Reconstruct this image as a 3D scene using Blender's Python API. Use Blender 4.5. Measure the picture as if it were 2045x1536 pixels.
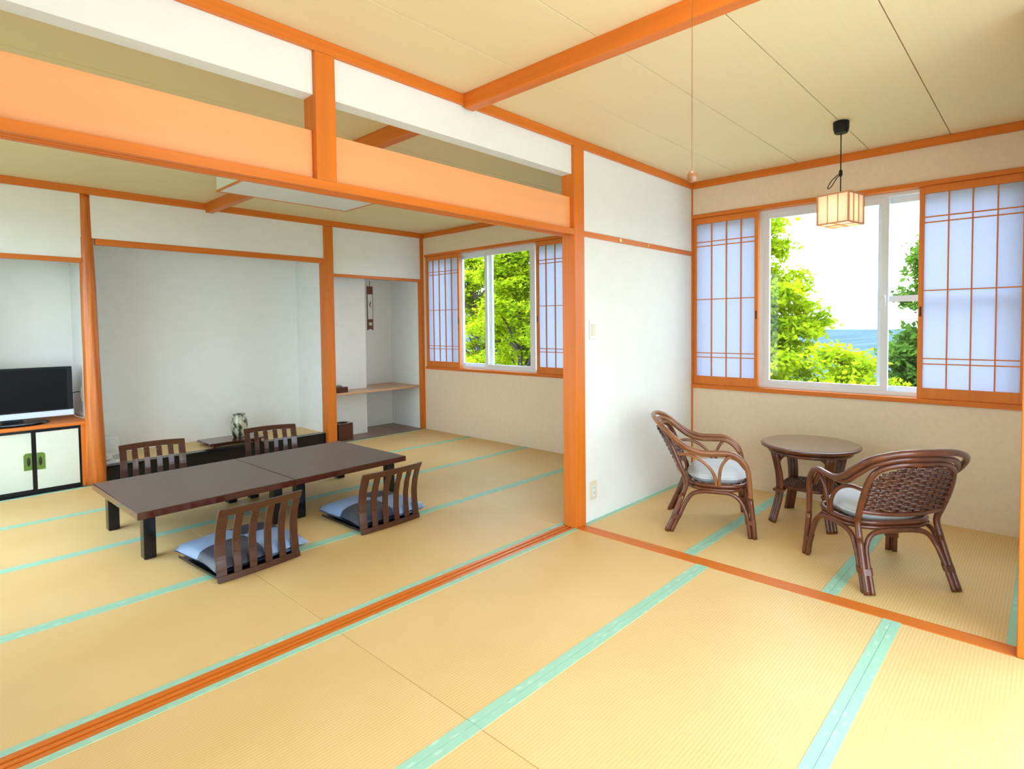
import bpy, bmesh, math, random
import numpy as np
from mathutils import Vector, Matrix

for o in list(bpy.data.objects):
    bpy.data.objects.remove(o)
S = bpy.context.scene
COL = S.collection
PI = math.pi
R = math.radians

# ------------------------------------------------------------------ camera
cam = bpy.data.cameras.new('camera')
cam_o = bpy.data.objects.new('camera', cam)
COL.objects.link(cam_o)
cam.sensor_width = 36.0
cam.sensor_fit = 'HORIZONTAL'
cam.lens = 1139.94 / 2045 * 36
cam.shift_x = (1022.5 - 1089.61) / 2045
cam.shift_y = (694.67 - 768.0) / 2045
cam.clip_start = .05
cam.clip_end = 30000
_r = (0.66373095, -0.74791795, -0.0089427)
_u = (0.03420223, 0.01840459, 0.99924545)
_f = (0.74718902, 0.66353599, -0.03779616)
_c = (-2.71305, -2.16800, 1.24880)
cam_o.matrix_world = Matrix(((_r[0], _u[0], -_f[0], _c[0]), (_r[1], _u[1], -_f[1], _c[1]),
                             (_r[2], _u[2], -_f[2], _c[2]), (0, 0, 0, 1)))
S.camera = cam_o

# ------------------------------------------------------------------ world, sun, exposure
SKY = 1.9
SUN = 2.0
EXPOSURE = 1.98
S.view_settings.view_transform = 'Standard'
S.view_settings.look = 'None'
S.view_settings.gamma = 1
S.view_settings.use_curve_mapping = False
S.view_settings.exposure = EXPOSURE

W = bpy.data.worlds.new('sky')
S.world = W
W.use_nodes = True
nt = W.node_tree
for n in list(nt.nodes):
    nt.nodes.remove(n)
def wn(t, **k):
    n = nt.nodes.new(t)
    for a, b in k.items():
        setattr(n, a, b)
    return n
tc = wn('ShaderNodeTexCoord')
sep = wn('ShaderNodeSeparateXYZ')
nt.links.new(tc.outputs['Generated'], sep.inputs[0])
grad = wn('ShaderNodeValToRGB')
grad.color_ramp.elements[0].position = 0.0
grad.color_ramp.elements[0].color = (.54, .80, .97, 1)
grad.color_ramp.elements[1].position = .7
grad.color_ramp.elements[1].color = (.32, .66, 1.0, 1)
nt.links.new(sep.outputs['Z'], grad.inputs[0])
mp = wn('ShaderNodeMapping')
mp.inputs['Scale'].default_value = (1.6, 1.6, 4.5)
nt.links.new(tc.outputs['Generated'], mp.inputs[0])
cl = wn('ShaderNodeTexNoise')
cl.inputs['Scale'].default_value = 1.7
cl.inputs['Detail'].default_value = 7
cl.inputs['Roughness'].default_value = .55
nt.links.new(mp.outputs[0], cl.inputs['Vector'])
cr = wn('ShaderNodeValToRGB')
cr.color_ramp.elements[0].position = .40
cr.color_ramp.elements[1].position = .62
nt.links.new(cl.outputs['Fac'], cr.inputs[0])
mx = wn('ShaderNodeMixRGB')
mx.inputs['Color2'].default_value = (1.0, 1.0, 1.0, 1)
nt.links.new(cr.outputs[0], mx.inputs['Fac'])
nt.links.new(grad.outputs[0], mx.inputs['Color1'])
bg = wn('ShaderNodeBackground')
bg.inputs['Strength'].default_value = SKY
nt.links.new(mx.outputs[0], bg.inputs[0])
wo = wn('ShaderNodeOutputWorld')
nt.links.new(bg.outputs[0], wo.inputs[0])

sl = bpy.data.lights.new('sun', 'SUN')
sl.energy = SUN
sl.angle = R(.6)
sl.color = (1, .95, .84)
so = bpy.data.objects.new('sun', sl)
COL.objects.link(so)
so.rotation_euler = Vector((-.02, -.62, -1.0)).to_track_quat('-Z', 'Y').to_euler()

# daylight portals: guide skylight through the window openings, emit nothing themselves
def portal(loc, d, sx, sy):
    l = bpy.data.lights.new('window_portal', 'AREA')
    l.shape = 'RECTANGLE'
    l.size = sx
    l.size_y = sy
    l.cycles.is_portal = True
    o = bpy.data.objects.new('window_portal', l)
    COL.objects.link(o)
    o.location = loc
    o.rotation_euler = Vector(d).to_track_quat('-Z', 'Z').to_euler()
portal((1.74, -1.02, 1.43), (-1, 0, 0), 2.05, 1.36)
portal((1.74, 2.33, 1.43), (-1, 0, 0), 2.45, 1.36)
portal((-3.24, 2.2, 1.25), (1, 0, 0), 2.4, 1.7)
portal((-1.56, -2.66, .93), (0, 1, 0), 2.98, 1.86)

# ------------------------------------------------------------------ materials
MATS = {}
def new_mat(name):
    m = bpy.data.materials.new(name)
    m.use_nodes = True
    MATS[name] = m
    n = m.node_tree
    return m, n, n.nodes['Principled BSDF']

def mat(name, col, rough=.6, var=.0, vscale=(6, 6, 6), bump=0, bscale=(60, 60, 60), col2=None,
        spec=.5, coat=0, coat_rough=.1, metal=0, detail=4, lo=.3, hi=.7):
    """principled material: colour broken up by a stretched noise, optional noise relief"""
    m, n, b = new_mat(name)
    b.inputs['Roughness'].default_value = rough
    b.inputs['Specular IOR Level'].default_value = spec
    b.inputs['Metallic'].default_value = metal
    if coat:
        b.inputs['Coat Weight'].default_value = coat
        b.inputs['Coat Roughness'].default_value = coat_rough
    t = n.nodes.new('ShaderNodeTexCoord')
    if var or col2:
        mp = n.nodes.new('ShaderNodeMapping')
        mp.inputs['Scale'].default_value = vscale
        n.links.new(t.outputs['Object'], mp.inputs[0])
        nz = n.nodes.new('ShaderNodeTexNoise')
        nz.inputs['Scale'].default_value = 1
        nz.inputs['Detail'].default_value = detail
        n.links.new(mp.outputs[0], nz.inputs['Vector'])
        cr = n.nodes.new('ShaderNodeValToRGB')
        c2 = col2 if col2 else tuple(c * (1 - var) for c in col)
        cr.color_ramp.elements[0].position = lo
        cr.color_ramp.elements[0].color = (*c2, 1)
        cr.color_ramp.elements[1].position = hi
        cr.color_ramp.elements[1].color = (*col, 1)
        n.links.new(nz.outputs['Fac'], cr.inputs[0])
        n.links.new(cr.outputs[0], b.inputs['Base Color'])
    else:
        b.inputs['Base Color'].default_value = (*col, 1)
    if bump:
        mp2 = n.nodes.new('ShaderNodeMapping')
        mp2.inputs['Scale'].default_value = bscale
        n.links.new(t.outputs['Object'], mp2.inputs[0])
        nz2 = n.nodes.new('ShaderNodeTexNoise')
        nz2.inputs['Scale'].default_value = 1
        nz2.inputs['Detail'].default_value = 3
        n.links.new(mp2.outputs[0], nz2.inputs['Vector'])
        bp = n.nodes.new('ShaderNodeBump')
        bp.inputs['Strength'].default_value = bump
        bp.inputs['Distance'].default_value = .002
        n.links.new(nz2.outputs['Fac'], bp.inputs['Height'])
        n.links.new(bp.outputs[0], b.inputs['Normal'])
    return m

PAPER = mat('wallpaper', (.85, .84, .81), .85, .03, (9, 9, 9), .25, (260, 260, 260))
BEIGE = mat('beige_grainy_wall', (.85, .68, .50), .9, .06, (40, 40, 40), .4, (320, 320, 320))  # warmer tone than the wallpaper, with fine grain
def wood(name, col, axis, rough=.42, var=.16, coat=.10, f=38):
    s = [f, f, f]
    s['xyz'.index(axis)] = 1.2
    return mat(name, col, rough, var, tuple(s), .08, tuple(v * 3 for v in s), coat=coat, coat_rough=.25, detail=6, spec=.3)
WC = (.745, .188, .017)
WX = wood('orange_wood_x', WC, 'x')
WY = wood('orange_wood_y', WC, 'y')
WZ = wood('orange_wood_z', WC, 'z')
LOGW = mat('log_wood', (.76, .215, .022), .4, 0, (30, 30, 1.6), .5, (60, 60, 2), col2=(.46, .095, .008), coat=.15, coat_rough=.2, detail=6)
PANELW = wood('pale_board', (.94, .40, .165), 'x', .5, .05, .05, 22)
SHELFW = wood('shelf_wood', (.64, .36, .19), 'x', .35, .15, .2)
FLOORB = wood('dark_floorboard', (.25, .13, .075), 'x', .35, .2, .2)
SHOJIW = wood('screen_wood', (.76, .215, .028), 'z', .45, .12, .1)
CEILB = mat('ceiling_board', (.84, .68, .41), .62, .03, (1.2, 90, 1), .05, (3, 200, 3))
LACQ = mat('black_lacquer', (.008, .007, .009), .14, spec=.35)
REDL = mat('dark_red_lacquer', (.085, .013, .010), .14, .25, (2, 30, 30), coat=.35, coat_rough=.05)
ZWOOD = mat('chair_lacquer_wood', (.075, .019, .009), .28, .3, (40, 40, 3), coat=.3, coat_rough=.12)
TOPM = mat('tabletop_leatherette', (.175, .120, .105), .42, .25, (70, 70, 70), .3, (500, 500, 500), spec=.5)
RATT = mat('rattan_pole', (.155, .037, .011), .30, 0, (14, 14, 14), .08, (120, 120, 120), col2=(.085, .017, .006), coat=.4, coat_rough=.15)
RATTW = mat('rattan_worn', (.36, .14, .045), .36, 0, (9, 9, 9), .08, (120, 120, 120), col2=(.19, .055, .016), coat=.4, coat_rough=.2)
WEAVE = mat('woven_cane', (.115, .028, .010), .28, 0, (30, 30, 30), col2=(.06, .013, .006), coat=.5, coat_rough=.15)
CUSH = mat('seat_cushion_cloth', (.60, .63, .68), .8, .08, (14, 14, 14), .3, (400, 400, 400))
BLUE = mat('pale_blue_satin', (.24, .34, .55), .36, .15, (9, 9, 9), .3, (300, 60, 60), spec=.7)
SLATE = mat('slate_satin', (.035, .042, .070), .36, .2, (9, 9, 9), .3, (300, 60, 60), spec=.7)
ALU = mat('white_aluminium', (.74, .77, .82), .35, .02, (3, 3, 3))
STEEL = mat('dark_metal', (.04, .035, .03), .35, metal=.6)
BRASS = mat('brass', (.55, .36, .12), .3, metal=1)
WHITEP = mat('white_plastic', (.80, .80, .78), .4, .02, (5, 5, 5))
IVORY = mat('ivory_plastic', (.74, .68, .52), .45, .02, (5, 5, 5))
BLACKP = mat('black_plastic', (.008, .008, .009), .4, spec=.2)
SCREEN = mat('tv_screen', (.004, .004, .005), .3, spec=.08)
SILVER = mat('silver_plastic', (.62, .68, .76), .35, metal=.3)
FUSUMA = mat('pale_green_paper', (.76, .80, .68), .8, .04, (12, 12, 12))
OLIVE = mat('olive_cloth', (.14, .25, .035), .8, .2, (60, 60, 60))
DIFFW = mat('lamp_acrylic', (.82, .84, .84), .4)
SEA = mat('sea_water', (.070, .108, .130), .8, .3, (.002, .03, 1), .2, (.05, .2, 1), spec=.0)
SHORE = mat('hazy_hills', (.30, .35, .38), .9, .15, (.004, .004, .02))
TOWN = mat('pale_buildings', (.80, .82, .84), .8)
GRASS = mat('hillside_grass', (.16, .19, .07), .9, .5, (.6, .6, .6))
BARK = mat('bark', (.075, .055, .04), .9, .4, (8, 8, 2), .5, (30, 30, 6))
EXTW = mat('outer_render', (.70, .68, .64), .9, .08, (4, 4, 4))

def m_tatami():
    m, n, b = new_mat('tatami_rush')
    b.inputs['Roughness'].default_value = .52
    b.inputs['Specular IOR Level'].default_value = .45
    t = n.nodes.new('ShaderNodeTexCoord')
    sp = n.nodes.new('ShaderNodeSeparateXYZ')
    n.links.new(t.outputs['Object'], sp.inputs[0])
    def band(axis, k):
        a = n.nodes.new('ShaderNodeMath'); a.operation = 'MULTIPLY'
        a.inputs[1].default_value = k
        n.links.new(sp.outputs[axis], a.inputs[0])
        s = n.nodes.new('ShaderNodeMath'); s.operation = 'SINE'
        n.links.new(a.outputs[0], s.inputs[0])
        return s
    s1 = band('Y', 2 * PI / .0125)
    s2 = band('X', 2 * PI / .0055)
    ad = n.nodes.new('ShaderNodeMath'); ad.operation = 'MULTIPLY_ADD'
    ad.inputs[1].default_value = .3
    n.links.new(s2.outputs[0], ad.inputs[0])
    n.links.new(s1.outputs[0], ad.inputs[2])
    mr = n.nodes.new('ShaderNodeMapRange')
    mr.inputs[1].default_value = -1.3
    mr.inputs[2].default_value = 1.3
    n.links.new(ad.outputs[0], mr.inputs[0])
    nz = n.nodes.new('ShaderNodeTexNoise')
    nz.inputs['Scale'].default_value = 1.5
    nz.inputs['Detail'].default_value = 6
    n.links.new(t.outputs['Object'], nz.inputs['Vector'])
    cr = n.nodes.new('ShaderNodeValToRGB')
    cr.color_ramp.elements[0].position = .35
    cr.color_ramp.elements[0].color = (.81, .54, .22, 1)
    cr.color_ramp.elements[1].position = .7
    cr.color_ramp.elements[1].color = (.87, .605, .275, 1)
    n.links.new(nz.outputs['Fac'], cr.inputs[0])
    mx = n.nodes.new('ShaderNodeMixRGB'); mx.blend_type = 'MULTIPLY'
    cr2 = n.nodes.new('ShaderNodeValToRGB')
    cr2.color_ramp.elements[0].color = (.86, .85, .80, 1)
    cr2.color_ramp.elements[1].color = (1, 1, 1, 1)
    n.links.new(mr.outputs[0], cr2.inputs[0])
    mx.inputs['Fac'].default_value = 1
    n.links.new(cr.outputs[0], mx.inputs['Color1'])
    n.links.new(cr2.outputs[0], mx.inputs['Color2'])
    n.links.new(mx.outputs[0], b.inputs['Base Color'])
    bp = n.nodes.new('ShaderNodeBump')
    bp.inputs['Strength'].default_value = .25
    bp.inputs['Distance'].default_value = .0012
    n.links.new(mr.outputs[0], bp.inputs['Height'])
    n.links.new(bp.outputs[0], b.inputs['Normal'])
    return m
TATAMI = m_tatami()

def m_heri():
    m, n, b = new_mat('tatami_border_cloth')
    b.inputs['Roughness'].default_value = .6
    t = n.nodes.new('ShaderNodeTexCoord')
    mp = n.nodes.new('ShaderNodeMapping')
    mp.inputs['Scale'].default_value = (9, 22, 1)
    n.links.new(t.outputs['Object'], mp.inputs[0])
    v = n.nodes.new('ShaderNodeTexVoronoi')
    v.inputs['Scale'].default_value = 1.6
    n.links.new(mp.outputs[0], v.inputs['Vector'])
    cr = n.nodes.new('ShaderNodeValToRGB')
    cr.color_ramp.elements[0].position = .10
    cr.color_ramp.elements[0].color = (.50, .72, .56, 1)
    cr.color_ramp.elements[1].position = .34
    cr.color_ramp.elements[1].color = (.36, .63, .46, 1)
    n.links.new(v.outputs['Distance'], cr.inputs[0])
    n.links.new(cr.outputs[0], b.inputs['Base Color'])
    return m
HERI = m_heri()

def m_paper_screen(name, col, trans):
    m, n, b = new_mat(name)
    out = n.nodes['Material Output']
    d = n.nodes.new('ShaderNodeBsdfDiffuse')
    t = n.nodes.new('ShaderNodeBsdfTranslucent')
    d.inputs['Color'].default_value = (*col, 1)
    t.inputs['Color'].default_value = (*col, 1)
    nz = n.nodes.new('ShaderNodeTexNoise')
    nz.inputs['Scale'].default_value = 40
    nz.inputs['Detail'].default_value = 5
    cr = n.nodes.new('ShaderNodeValToRGB')
    cr.color_ramp.elements[0].color = (*(c * .95 for c in col), 1)
    cr.color_ramp.elements[1].color = (*col, 1)
    n.links.new(nz.outputs['Fac'], cr.inputs[0])
    n.links.new(cr.outputs[0], t.inputs['Color'])
    mx = n.nodes.new('ShaderNodeMixShader')
    mx.inputs['Fac'].default_value = trans
    n.links.new(d.outputs[0], mx.inputs[1])
    n.links.new(t.outputs[0], mx.inputs[2])
    n.links.new(mx.outputs[0], out.inputs[0])
    return m
SHOJIP = m_paper_screen('shoji_paper', (.70, .73, .86), .55)
LAMPP = m_paper_screen('lantern_paper', (.90, .83, .76), .45)
LFRAME = mat('lantern_wood', (.62, .30, .16), .5, .15, (30, 30, 30))

def m_glass(name, tint, refl):
    m, n, b = new_mat(name)
    out = n.nodes['Material Output']
    t = n.nodes.new('ShaderNodeBsdfTransparent')
    t.inputs['Color'].default_value = (*tint, 1)
    g = n.nodes.new('ShaderNodeBsdfGlossy')
    g.inputs['Roughness'].default_value = .02
    mx = n.nodes.new('ShaderNodeMixShader')
    mx.inputs['Fac'].default_value = refl
    n.links.new(t.outputs[0], mx.inputs[1])
    n.links.new(g.outputs[0], mx.inputs[2])
    n.links.new(mx.outputs[0], out.inputs[0])
    return m
GLASS = m_glass('window_glass', (.975, .99, .985), .012)

def m_leaf(name, c1, c2):
    m, n, b = new_mat(name)
    out = n.nodes['Material Output']
    d = n.nodes.new('ShaderNodeBsdfDiffuse')
    t = n.nodes.new('ShaderNodeBsdfTranslucent')
    tc = n.nodes.new('ShaderNodeTexCoord')
    nz = n.nodes.new('ShaderNodeTexNoise')
    nz.inputs['Scale'].default_value = 3.0
    nz.inputs['Detail'].default_value = 5
    n.links.new(tc.outputs['Object'], nz.inputs['Vector'])
    cr = n.nodes.new('ShaderNodeValToRGB')
    cr.color_ramp.elements[0].position = .35
    cr.color_ramp.elements[0].color = (*c2, 1)
    cr.color_ramp.elements[1].position = .65
    cr.color_ramp.elements[1].color = (*c1, 1)
    n.links.new(nz.outputs['Fac'], cr.inputs[0])
    n.links.new(cr.outputs[0], d.inputs['Color'])
    n.links.new(cr.outputs[0], t.inputs['Color'])
    mx = n.nodes.new('ShaderNodeMixShader')
    mx.inputs['Fac'].default_value = .45
    n.links.new(d.outputs[0], mx.inputs[1])
    n.links.new(t.outputs[0], mx.inputs[2])
    n.links.new(mx.outputs[0], out.inputs[0])
    return m
LEAF_Y = m_leaf('leaf_lime', (.46, .52, .014), (.26, .38, .012))
LEAF_G = m_leaf('leaf_green', (.36, .46, .012), (.18, .30, .010))
LEAF_D = m_leaf('leaf_dark', (.13, .24, .03), (.06, .13, .02))

def m_emit(name, col, s):
    m, n, b = new_mat(name)
    b.inputs['Base Color'].default_value = (*col, 1)
    b.inputs['Emission Color'].default_value = (*col, 1)
    b.inputs['Emission Strength'].default_value = s
    return m
BULB = m_emit('warm_bulb', (1, .72, .38), 12)
LAMPON = m_emit('lit_acrylic', (1, .93, .84), 3.5)

# ------------------------------------------------------------------ mesh helpers
def catmull(pts, sub=6, closed=False):
    P = [Vector(p) for p in pts]
    n = len(P)
    out = []
    rng = range(n if closed else n - 1)
    for i in rng:
        p0 = P[(i - 1) % n] if closed or i > 0 else P[0] * 2 - P[1]
        p1 = P[i]
        p2 = P[(i + 1) % n]
        p3 = P[(i + 2) % n] if closed or i + 2 < n else P[-1] * 2 - P[-2]
        for k in range(sub):
            t = k / sub
            out.append(.5 * ((2 * p1) + (-p0 + p2) * t + (2 * p0 - 5 * p1 + 4 * p2 - p3) * t * t
                             + (-p0 + 3 * p1 - 3 * p2 + p3) * t ** 3))
    if not closed:
        out.append(P[-1])
    return out

class MB:
    def __init__(s):
        s.v = []
        s.f = []
    def add(s, vs, fs):
        b = len(s.v)
        s.v += [tuple(v) for v in vs]
        s.f += [tuple(i + b for i in f) for f in fs]
        return s
    def box(s, x0, x1, y0, y1, z0, z1):
        vs = [(x, y, z) for z in (z0, z1) for y in (y0, y1) for x in (x0, x1)]
        return s.add(vs, [(0, 2, 3, 1), (4, 5, 7, 6), (0, 1, 5, 4), (2, 6, 7, 3), (0, 4, 6, 2), (1, 3, 7, 5)])
    def tube(s, pts, r, seg=8, closed=False, cap=True, flat=None):
        P = [Vector(p) for p in pts]
        n = len(P)
        rr = r if isinstance(r, (list, tuple)) else [r] * n
        b = len(s.v)
        up = None
        for i, p in enumerate(P):
            a = P[(i - 1) % n] if closed or i > 0 else p
            c = P[(i + 1) % n] if closed or i < n - 1 else p
            t = (c - a)
            t = t.normalized() if t.length > 1e-9 else Vector((0, 0, 1))
            if up is None:
                up = t.orthogonal().normalized()
            up = (up - t * up.dot(t))
            up = up.normalized() if up.length > 1e-6 else t.orthogonal().normalized()
            w = t.cross(up)
            for k in range(seg):
                an = 2 * PI * k / seg
                s.v.append(tuple(p + (up * math.cos(an) + w * math.sin(an)) * rr[i]))
        m = n if closed else n - 1
        for i in range(m):
            for k in range(seg):
                a = b + i * seg + k
                c = b + i * seg + (k + 1) % seg
                d = b + ((i + 1) % n) * seg + (k + 1) % seg
                e = b + ((i + 1) % n) * seg + k
                s.f.append((a, c, d, e))
        if cap and not closed:
            s.f.append(tuple(b + k for k in reversed(range(seg))))
            s.f.append(tuple(b + (n - 1) * seg + k for k in range(seg)))
        return s
    def lathe(s, prof, c=(0, 0, 0), seg=24, close=True):
        b = len(s.v)
        for r, z in prof:
            for k in range(seg):
                a = 2 * PI * k / seg
                s.v.append((c[0] + r * math.cos(a), c[1] + r * math.sin(a), c[2] + z))
        n = len(prof)
        for i in range(n - 1):
            for k in range(seg):
                s.f.append((b + i * seg + k, b + i * seg + (k + 1) % seg, b + (i + 1) * seg + (k + 1) % seg, b + (i + 1) * seg + k))
        if close:
            s.f.append(tuple(b + k for k in reversed(range(seg))))
            s.f.append(tuple(b + (n - 1) * seg + k for k in range(seg)))
        return s
    def grid(s, fn, nu, nv, wrap=False):
        b = len(s.v)
        for j in range(nv + 1):
            for i in range(nu + 1):
                s.v.append(tuple(fn(i / nu, j / nv)))
        for j in range(nv):
            for i in range(nu):
                a = b + j * (nu + 1) + i
                s.f.append((a, a + 1, a + nu + 2, a + nu + 1))
        return s
    def slab(s, fn, nu, nv, nrm):
        """closed thick sheet: fn(u,v) the middle surface, nrm(u,v) half-thickness vector"""
        b = len(s.v)
        for sg in (1, -1):
            for j in range(nv + 1):
                for i in range(nu + 1):
                    s.v.append(tuple(Vector(fn(i / nu, j / nv)) + Vector(nrm(i / nu, j / nv)) * sg))
        N = (nu + 1) * (nv + 1)
        q = lambda i, j, k: b + k * N + j * (nu + 1) + i
        for j in range(nv):
            for i in range(nu):
                s.f.append((q(i, j, 0), q(i + 1, j, 0), q(i + 1, j + 1, 0), q(i, j + 1, 0)))
                s.f.append((q(i, j, 1), q(i, j + 1, 1), q(i + 1, j + 1, 1), q(i + 1, j, 1)))
        for i in range(nu):
            s.f.append((q(i, 0, 0), q(i, 0, 1), q(i + 1, 0, 1), q(i + 1, 0, 0)))
            s.f.append((q(i, nv, 0), q(i + 1, nv, 0), q(i + 1, nv, 1), q(i, nv, 1)))
        for j in range(nv):
            s.f.append((q(0, j, 0), q(0, j + 1, 0), q(0, j + 1, 1), q(0, j, 1)))
            s.f.append((q(nu, j, 0), q(nu, j, 1), q(nu, j + 1, 1), q(nu, j + 1, 0)))
        return s
    def build(s, name, m, parent=None, smooth=False, bevel=0, seg=2, fix=True, kind=None, loc=None):
        me = bpy.data.meshes.new(name)
        vs = s.v
        if loc is not None:
            vs = [(v[0] - loc[0], v[1] - loc[1], v[2] - loc[2]) for v in vs]
        me.from_pydata(vs, [], s.f)
        if fix:
            bm = bmesh.new()
            bm.from_mesh(me)
            bmesh.ops.recalc_face_normals(bm, faces=bm.faces)
            bm.to_mesh(me)
            bm.free()
        me.materials.append(m)
        if smooth:
            me.polygons.foreach_set('use_smooth', [True] * len(me.polygons))
        o = bpy.data.objects.new(name, me)
        COL.objects.link(o)
        if loc is not None:
            o.location = loc
        if parent is not None:
            o.parent = parent
        if bevel:
            md = o.modifiers.new('edge', 'BEVEL')
            md.width = bevel
            md.segments = seg
            md.limit_method = 'ANGLE'
            md.angle_limit = R(40)
        if kind:
            o['kind'] = kind
        return o

def box(name, b, m, parent=None, bevel=0):
    return MB().box(*b).build(name, m, parent, bevel=bevel)
def tag(o, label, cat, group=None, kind=None):
    o['label'] = label
    o['category'] = cat
    if group:
        o['group'] = group
    if kind:
        o['kind'] = kind
    return o
def thing(name, label, cat, loc=(0, 0, 0), rz=0, group=None, kind=None):
    o = bpy.data.objects.new(name, None)
    COL.objects.link(o)
    o.empty_display_size = .1
    o.location = loc
    o.rotation_euler = (0, 0, rz)
    return tag(o, label, cat, group, kind)
def copy_tree(o, parent=None):
    c = o.copy()
    COL.objects.link(c)
    c.parent = parent
    for ch in list(o.children):
        copy_tree(ch, c)
    return c
def st(o, label, cat):
    return tag(o, label, cat, kind='structure')
_tn = [0]
def trim(b, m, label, bevel=.003, cat='trim'):
    _tn[0] += 1
    return st(box('trim_%d' % _tn[0], b, m, None, bevel), label, cat)

# ------------------------------------------------------------------ room dimensions (metres)
XL, XW, YF, YB = -3.12, 1.537, 3.592, -2.545
ZT, ZC = 2.333, 2.385          # underside of the ceiling trim, ceiling

# ---- floor with tatami mats
floor = st(MB().box(XL - .1, XW + .16, YB - .1, 4.4, -.25, -.055).build('floor', EXTW),
           'floor laid with golden tatami mats edged in pale green cloth', 'floor')
def mats(xs, ys, hw, ends=(True, True)):
    """rows of mats along X; xs joints, ys row edges from high to low, hw border width"""
    for j in range(len(ys) - 1):
        y1, y0 = ys[j], ys[j + 1]
        for i in range(len(xs) - 1):
            x0, x1 = xs[i], xs[i + 1]
            c = ((x0 + x1) / 2, (y0 + y1) / 2, -.05)
            t = MB().box(x0 + .0008, x1 - .0008, y0 + .001, y1 - .001, -.05, 0).build('tatami_mat', TATAMI, floor, bevel=.002, loc=c)
            for e in (0, 1):
                ya, yb = (y1 - hw, y1 - .0006) if e else (y0 + .0006, y0 + hw)
                bo = MB().box(x0 + .0006 - c[0], x1 - .0006 - c[0], ya - c[1], yb - c[1], .03, .0512).build('border', HERI, t)
mats([XL, -1.56, -.013, XW], [YF, 2.765, 1.885, .99, .109], .036)
mats([XL, -1.562, .003], [.0178, -.832, -1.688, YB], .034)
mats([.0897, XW], [.02, -.707, -1.417, -2.09], .034)

# ---- ceiling with boards
ceil = st(MB().box(XL - .1, XW + .16, YB - .1, 4.4, ZC + .014, ZC + .12).build('ceiling', EXTW),
          'ceiling of pale straw coloured boards with fine joints', 'ceiling')
def boards(x0, x1, ys):
    for a, b in zip(ys[:-1], ys[1:]):
        c = ((x0 + x1) / 2, (a + b) / 2, ZC)
        MB().box(x0, x1, a + .0022, b - .0022, ZC, ZC + .013).build('ceiling_board', CEILB, ceil, bevel=.0015, loc=c)
near_y = [YB, -2.12, -1.688, -1.25, -.805, -.375, .02]
boards(XL, -.858, near_y)
boards(-.798, XW, near_y)
far_y = [.09, .53, .97, 1.41, 1.85, 2.29, 2.73, 3.17, YF]
boards(XL, -.858, far_y)
boards(-.798, XW, far_y)
# backing strips in the ceiling joints
MB().box(XL, XW, YB, YF, ZC + .010, ZC + .0139).build('joint_backing', WX, ceil)

# ---- window wall (right), openings for the two windows
w = MB()
w.box(XW, 1.70, YB, 4.3, -.05, .74)
w.box(XW, 1.70, YB, 4.3, 2.126, 2.5)
w.box(XW, 1.70, YB, -2.062, .74, 2.126)
w.box(XW, 1.70, .018, 1.10, .74, 2.126)
w.box(XW, 1.70, 3.56, 4.3, .74, 2.126)
st(w.build('wall_right', BEIGE), 'grainy beige window wall with two wide openings', 'wall')
w = MB()
w.box(XL - .1, XL, YB, 1.00, -.05, 2.5)
w.box(XL - .1, XL, 3.40, 4.3, -.05, 2.5)
w.box(XL - .1, XL, 1.00, 3.40, 2.10, 2.5)
w.box(XL - .1, XL, 1.00, 3.40, -.05, .40)
st(w.build('wall_left', PAPER), 'papered side wall left of the camera', 'wall')
# rear wall behind the camera, mostly glazed
w = MB()
w.box(XL, XW + .16, YB - .1, YB, 1.86, 2.5)
w.box(XL, -3.06, YB - .1, YB, -.05, 1.86)
w.box(-.06, XW + .16, YB - .1, YB, -.05, 1.86)
st(w.build('wall_front', PAPER), 'papered wall behind the camera around glass doors', 'wall')
w = MB()
w.box(.012, .08, YB + .0005, -2.192, 0, ZC)
w.box(.09, XW, -2.19, -2.09, 0, ZC)
st(w.build('wall_alcove', PAPER), 'papered return wall closing the window alcove', 'wall')
# partition stub and hanging wall above the opening
st(MB().box(.0995, XW, .02, .09, 0, ZC).build('wall_partition', PAPER),
   'white papered wall section between the orange post and the window corner', 'wall')
st(MB().box(-1.526, -.0005, .02, .095, 2.166, ZC).build('wall_hanging_right', PAPER),
   'white hanging wall above the opening, right of the short post', 'wall')
st(MB().box(XL, -1.612, .02, .095, 2.166, ZC).build('wall_hanging_left', PAPER),
   'white hanging wall above the opening, left of the short post', 'wall')
# far wall: upper walls, recess backs and returns
w = MB()
w.box(-2.68, -1.752, YF + .004, 3.66, 1.822, ZC)
w.box(-1.752, .262, YF + .004, 3.66, 1.986, ZC)
w.box(.366, 1.489, YF + .004, 3.66, 1.832, ZC)
w.box(XL, -2.68, YF, 4.3, 0, ZC)
w.box(-2.68, XW, 4.24, 4.3, 0, 2.1)
w.box(-1.73, -1.66, 3.64, 4.24, 0, 2.1)
w.box(.262, .365, 3.70, 4.24, 0, 2.1)
w.box(.365, .918, 3.90, 4.24, 0, 2.1)
w.box(1.489, XW, 3.65, 4.24, 0, 2.1)
w.box(-2.68, XW, 3.66, 4.24, 2.1, ZC)
st(w.build('wall_back', PAPER), 'papered far wall with alcove recesses', 'wall')

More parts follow.
